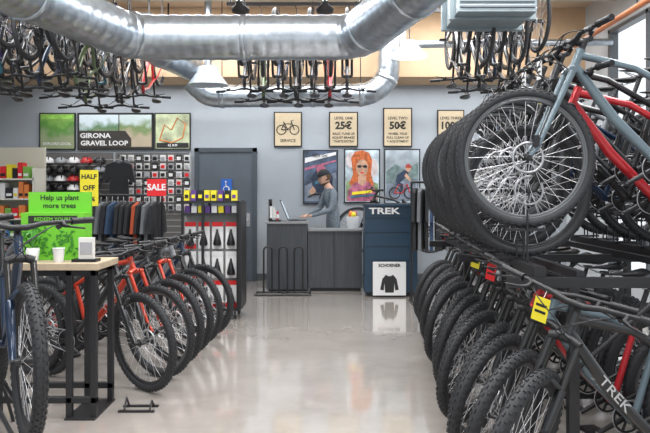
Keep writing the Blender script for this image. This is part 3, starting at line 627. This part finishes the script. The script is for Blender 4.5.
# ------------------------------------------------------------ bike rack (right)
mb=MB()
ry0,ry1=3.45,6.05
for x in(1.06,2.15):
    mb.b2(x-.03,x+.03,ry0,ry1,1.04,1.10,STEEL)
for x in(1.26,1.95): mb.b2(x-.02,x+.02,ry0,ry1,1.04,1.08,STEEL)
for y in(3.42,4.7,6.0):
    mb.b2(.9,2.75,y,y+.05,1.00,1.05,STEEL); 
    for x in(1.22,2.6): mb.b2(x-.025,x+.025,y,y+.05,0,1.0 if x<2 else 2.0,STEEL)
    mb.b2(1.2,2.65,y,y+.04,.08,.12,STEEL)
    mb.tube([(1.24,y+.025,.6),(1.7,y+.025,1.0)],.014,STEEL,6)
for i,y in enumerate(UY):
    h=1.28 if i%2==0 else 1.11
    for x in(1.06,2.2):
        mb.tube([(x,y-.035,1.08),(x,y-.035,h+.10)],.006,STEEL,5); mb.tube([(x,y+.035,1.08),(x,y+.035,h+.10)],.006,STEEL,5)
        mb.b2(x-.10,x+.10,y-.03,y+.03,h-.015,h-.002,STEEL)
mb.b2(2.57,2.63,ry0,ry1,1.96,2.0,STEEL)
mb.obj('two_tier_bike_rack')
# ------------------------------------------------------------ person
SK=mat('skin',(.60,.36,.26),.5); SHIRT=mat('knit_shirt_grey',(.17,.205,.24),.9,noise=.5,nscale=70,bump=.3); PANTS=mat('trousers',(.03,.03,.04),.85); SHOE=mat('shoe',(.02,.02,.02),.6); BEAN=mat('cap_dark',(.02,.023,.028),.85,bump=.2); HAIR=mat('hair_brown',(.10,.055,.03),.8); EYE=mat('eye_white',(.8,.8,.8),.3); IRIS=mat('iris',(.03,.02,.015),.3); LIP=mat('lip',(.42,.17,.14),.5)
def skin(V,E,labels,root,parent,name,sub=2,body=False):
    keys=list(V); me=bpy.data.meshes.new(name); me.from_pydata([V[k][0] for k in keys],[(keys.index(a),keys.index(b)) for a,b in E],[])
    ob=bpy.data.objects.new(name,me); sc.collection.objects.link(ob); ob.modifiers.new('skin','SKIN'); s=ob.modifiers.new('sub','SUBSURF'); s.levels=sub; s.render_levels=sub
    for i,k in enumerate(keys):
        r=V[k][1]; d=me.skin_vertices[0].data[i]; d.radius=r if isinstance(r,tuple) else (r,r); d.use_root=(k==root)
    bpy.context.view_layer.update(); dg=bpy.context.evaluated_depsgraph_get()
    nm=bpy.data.meshes.new_from_object(ob.evaluated_get(dg)); bpy.data.objects.remove(ob)
    ml=[]; 
    for l in labels: 
        if l not in ml: ml.append(l)
    nm.materials.clear()
    for m in ml: nm.materials.append(m)
    for p in nm.polygons:
        c=p.center; best=9;bi=0
        for i,(a,b) in enumerate(E):
            A,B_=Vector(V[a][0]),Vector(V[b][0]); t=max(0,min(1,(c-A).dot(B_-A)/((B_-A).length_squared+1e-9))); d=(c-A.lerp(B_,t)).length
            if d<best: best=d;bi=i
        lb=labels[bi]
        if body:
            if c.z>1.35: lb=SK if c.z>1.528 else SHIRT
            elif .8<c.z<1.08: lb=SHIRT if (c.z>.90 or lb is SK) else PANTS
            if c.z>1.0 and bi in HANDS: lb=SK
        p.material_index=ml.index(lb); p.use_smooth=True
    o=bpy.data.objects.new(name,nm); sc.collection.objects.link(o); o.parent=parent; return o
person=bpy.data.objects.new('shop_assistant',None); sc.collection.objects.link(person)
PX,PY=.13,11.04
fa=D(203); fx,fy=math.cos(fa),math.sin(fa); lx,ly=-fy,fx
def B(f,l,z): return (PX+fx*f+lx*l,PY+fy*f+ly*l,z)
V={'pel':(B(0,0,.98),(.11,.14)),'wst':(B(.0,0,1.14),(.10,.125)),'che':(B(.03,0,1.33),(.105,.155)),'ush':(B(.06,0,1.46),(.08,.12)),'nk':(B(.09,0,1.55),.056),'hd':(B(.12,0,1.64),.05)}
Ed=[('pel','wst'),('wst','che'),('che','ush'),('ush','nk'),('nk','hd')]; Lb=[SHIRT,SHIRT,SHIRT,SK,SK]; HANDS=[]
for sd,n in((1,'L'),(-1,'R')):
    V['sh'+n]=(B(.06,.18*sd,1.44),.062); V['el'+n]=(B(.14,.235*sd,1.19),.046); V['ma'+n]=(B(.27,.17*sd,1.15),.040); V['wr'+n]=(B(.40,.10*sd,1.105),.027); V['ha'+n]=(B(.45,.075*sd,1.095),(.022,.032))
    Ed+=[('ush','sh'+n),('sh'+n,'el'+n),('el'+n,'ma'+n),('ma'+n,'wr'+n),('wr'+n,'ha'+n)]; Lb+=[SHIRT,SHIRT,SHIRT,SHIRT,SK]; HANDS.append(len(Ed)-1)
    V['hp'+n]=(B(0,.09*sd,.90),.085); V['kn'+n]=(B(.02,.11*sd,.50),.058); V['an'+n]=(B(-.02,.12*sd,.09),.043); V['to'+n]=(B(.15,.14*sd,.04),.036)
    Ed+=[('pel','hp'+n),('hp'+n,'kn'+n),('kn'+n,'an'+n),('an'+n,'to'+n)]; Lb+=[PANTS,PANTS,PANTS,SHOE]
skin(V,Ed,Lb,'pel',person,'body',3,True)
mb=MB(); c0=Vector(B(.083,0,1.53)); mb.tube([c0+Vector((.062*math.cos(a*.449),.064*math.sin(a*.449),.008*math.sin(a*.449))) for a in range(14)],.010,SHIRT,8,closed=True); mb.obj('collar',parent=person)
for sd,n in((1,'L'),(-1,'R')):
    for k,(lat,ln) in enumerate(((-.027,.062),(-.009,.078),(.009,.084),(.027,.074))):
        lat*=-sd
        b=Vector(B(.465,.075*sd+lat,1.10)); d=Vector((fx,fy,0))+Vector((lx,ly,0))*lat*4
        W={'a':(tuple(b-d*.02),.009),'b':(tuple(b+d*ln*.35+Vector((0,0,.004))),.0088),'c':(tuple(b+d*ln*.7+Vector((0,0,-.012))),.008),'d':(tuple(b+d*ln*.85+Vector((0,0,-.034))),.007)}
        skin(W,[('a','b'),('b','c'),('c','d')],[SK]*3,'a',person,'finger_%s%d'%(n,k),1)
    b=Vector(B(.43,.075*sd-.028*sd,1.093)); d=Vector((fx,fy,0)); l=Vector((lx,ly,0))*-sd
    skin({'a':(tuple(b),.011),'b':(tuple(b+d*.02+l*.022),.0095),'c':(tuple(b+d*.05+l*.03-Vector((0,0,.012))),.008)},[('a','b'),('b','c')],[SK]*2,'a',person,'thumb_'+n,1)
HM=place(B(.155,0,1.70),D(198),D(18))
mb=MB(); mb.M=HM
def hf(p):
    x,y,z=p
    if z<0:
        t=-z/.125; y*=1-.27*t; x=x*(1-.25*t) if x<0 else x*(1+.05*t)+.018*t
    g=math.exp(-((y/.013)**2+((z+.024)/.020)**2))
    if x>0: x+=.026*g
    e=math.exp(-(((abs(y)-.03)/.016)**2+((z-.006)/.012)**2))
    if x>0: x-=.010*e
    return Vector((x,y,z))
mb.ball((0,0,0),(.097,.077,.125),SK,48,36,fn=hf)
for sd in(-1,1):
    mb.ball((.080,.031*sd,.004),(.010,.012,.007),EYE,10,8); mb.ball((.088,.031*sd,.002),(.003,.005,.005),IRIS,8,6)
    mb.tube([(.092,.016*sd,.022),(.092,.032*sd,.026),(.080,.048*sd,.020)],[.003,.004,.003],HAIR,6)
    mb.ball((-.002,.077*sd,-.008),(.016,.009,.026),SK,12,8)
mb.tube([(.090,-.022,-.062),(.102,-.01,-.060),(.104,0,-.061),(.102,.01,-.060),(.090,.022,-.062)],[.002,.004,.004,.004,.002],LIP,8)
def bf(p): q=hf(p); return q*1.03
mb.ball((.002,0,-.003),(.097,.077,.123),HAIR,40,10,v0=-88,v1=-40,fn=bf)
mb.ball((-.020,0,-.004),(.086,.078,.10),HAIR,24,8,v0=-30,v1=30)
mb.ball((-.006,0,.036),(.104,.086,.095),BEAN,28,12,v0=-2,v1=90)
mb.tube([( -.006+.101*math.cos(a*math.pi/14),.084*math.sin(a*math.pi/14),.036) for a in range(28)],.006,BEAN,8,closed=True)
vs=[];n=9
for r in range(3):
    for k in range(n):
        a=math.radians(-55+110*k/(n-1)); R=(1,1.28,1.5)[r]*(1 if r==0 else 1-.14*abs(math.sin(a)))
        vs.append((-.006+.101*math.cos(a)*R,.084*math.sin(a)*(1+.05*r),.036-.004*r+.006*math.cos(a)))
f=[(r*n+k,r*n+k+1,(r+1)*n+k+1,(r+1)*n+k) for r in range(2) for k in range(n-1)]
mb.add(vs,f,BEAN,True); mb.add([(x,y,z-.005) for x,y,z in vs],[t[::-1] for t in f],BEAN,True)
mb.M=None; o=mb.obj('head'); o.parent=person
# ------------------------------------------------------------ camera
cam=bpy.data.cameras.new('camera'); cam.lens=F*36/650; cam.sensor_width=36; cam.shift_y=-(216.5-VY)/650
co=bpy.data.objects.new('camera',cam); co.location=(0,0,CH); co.rotation_euler=(math.pi/2,0,0); sc.collection.objects.link(co); sc.camera=co
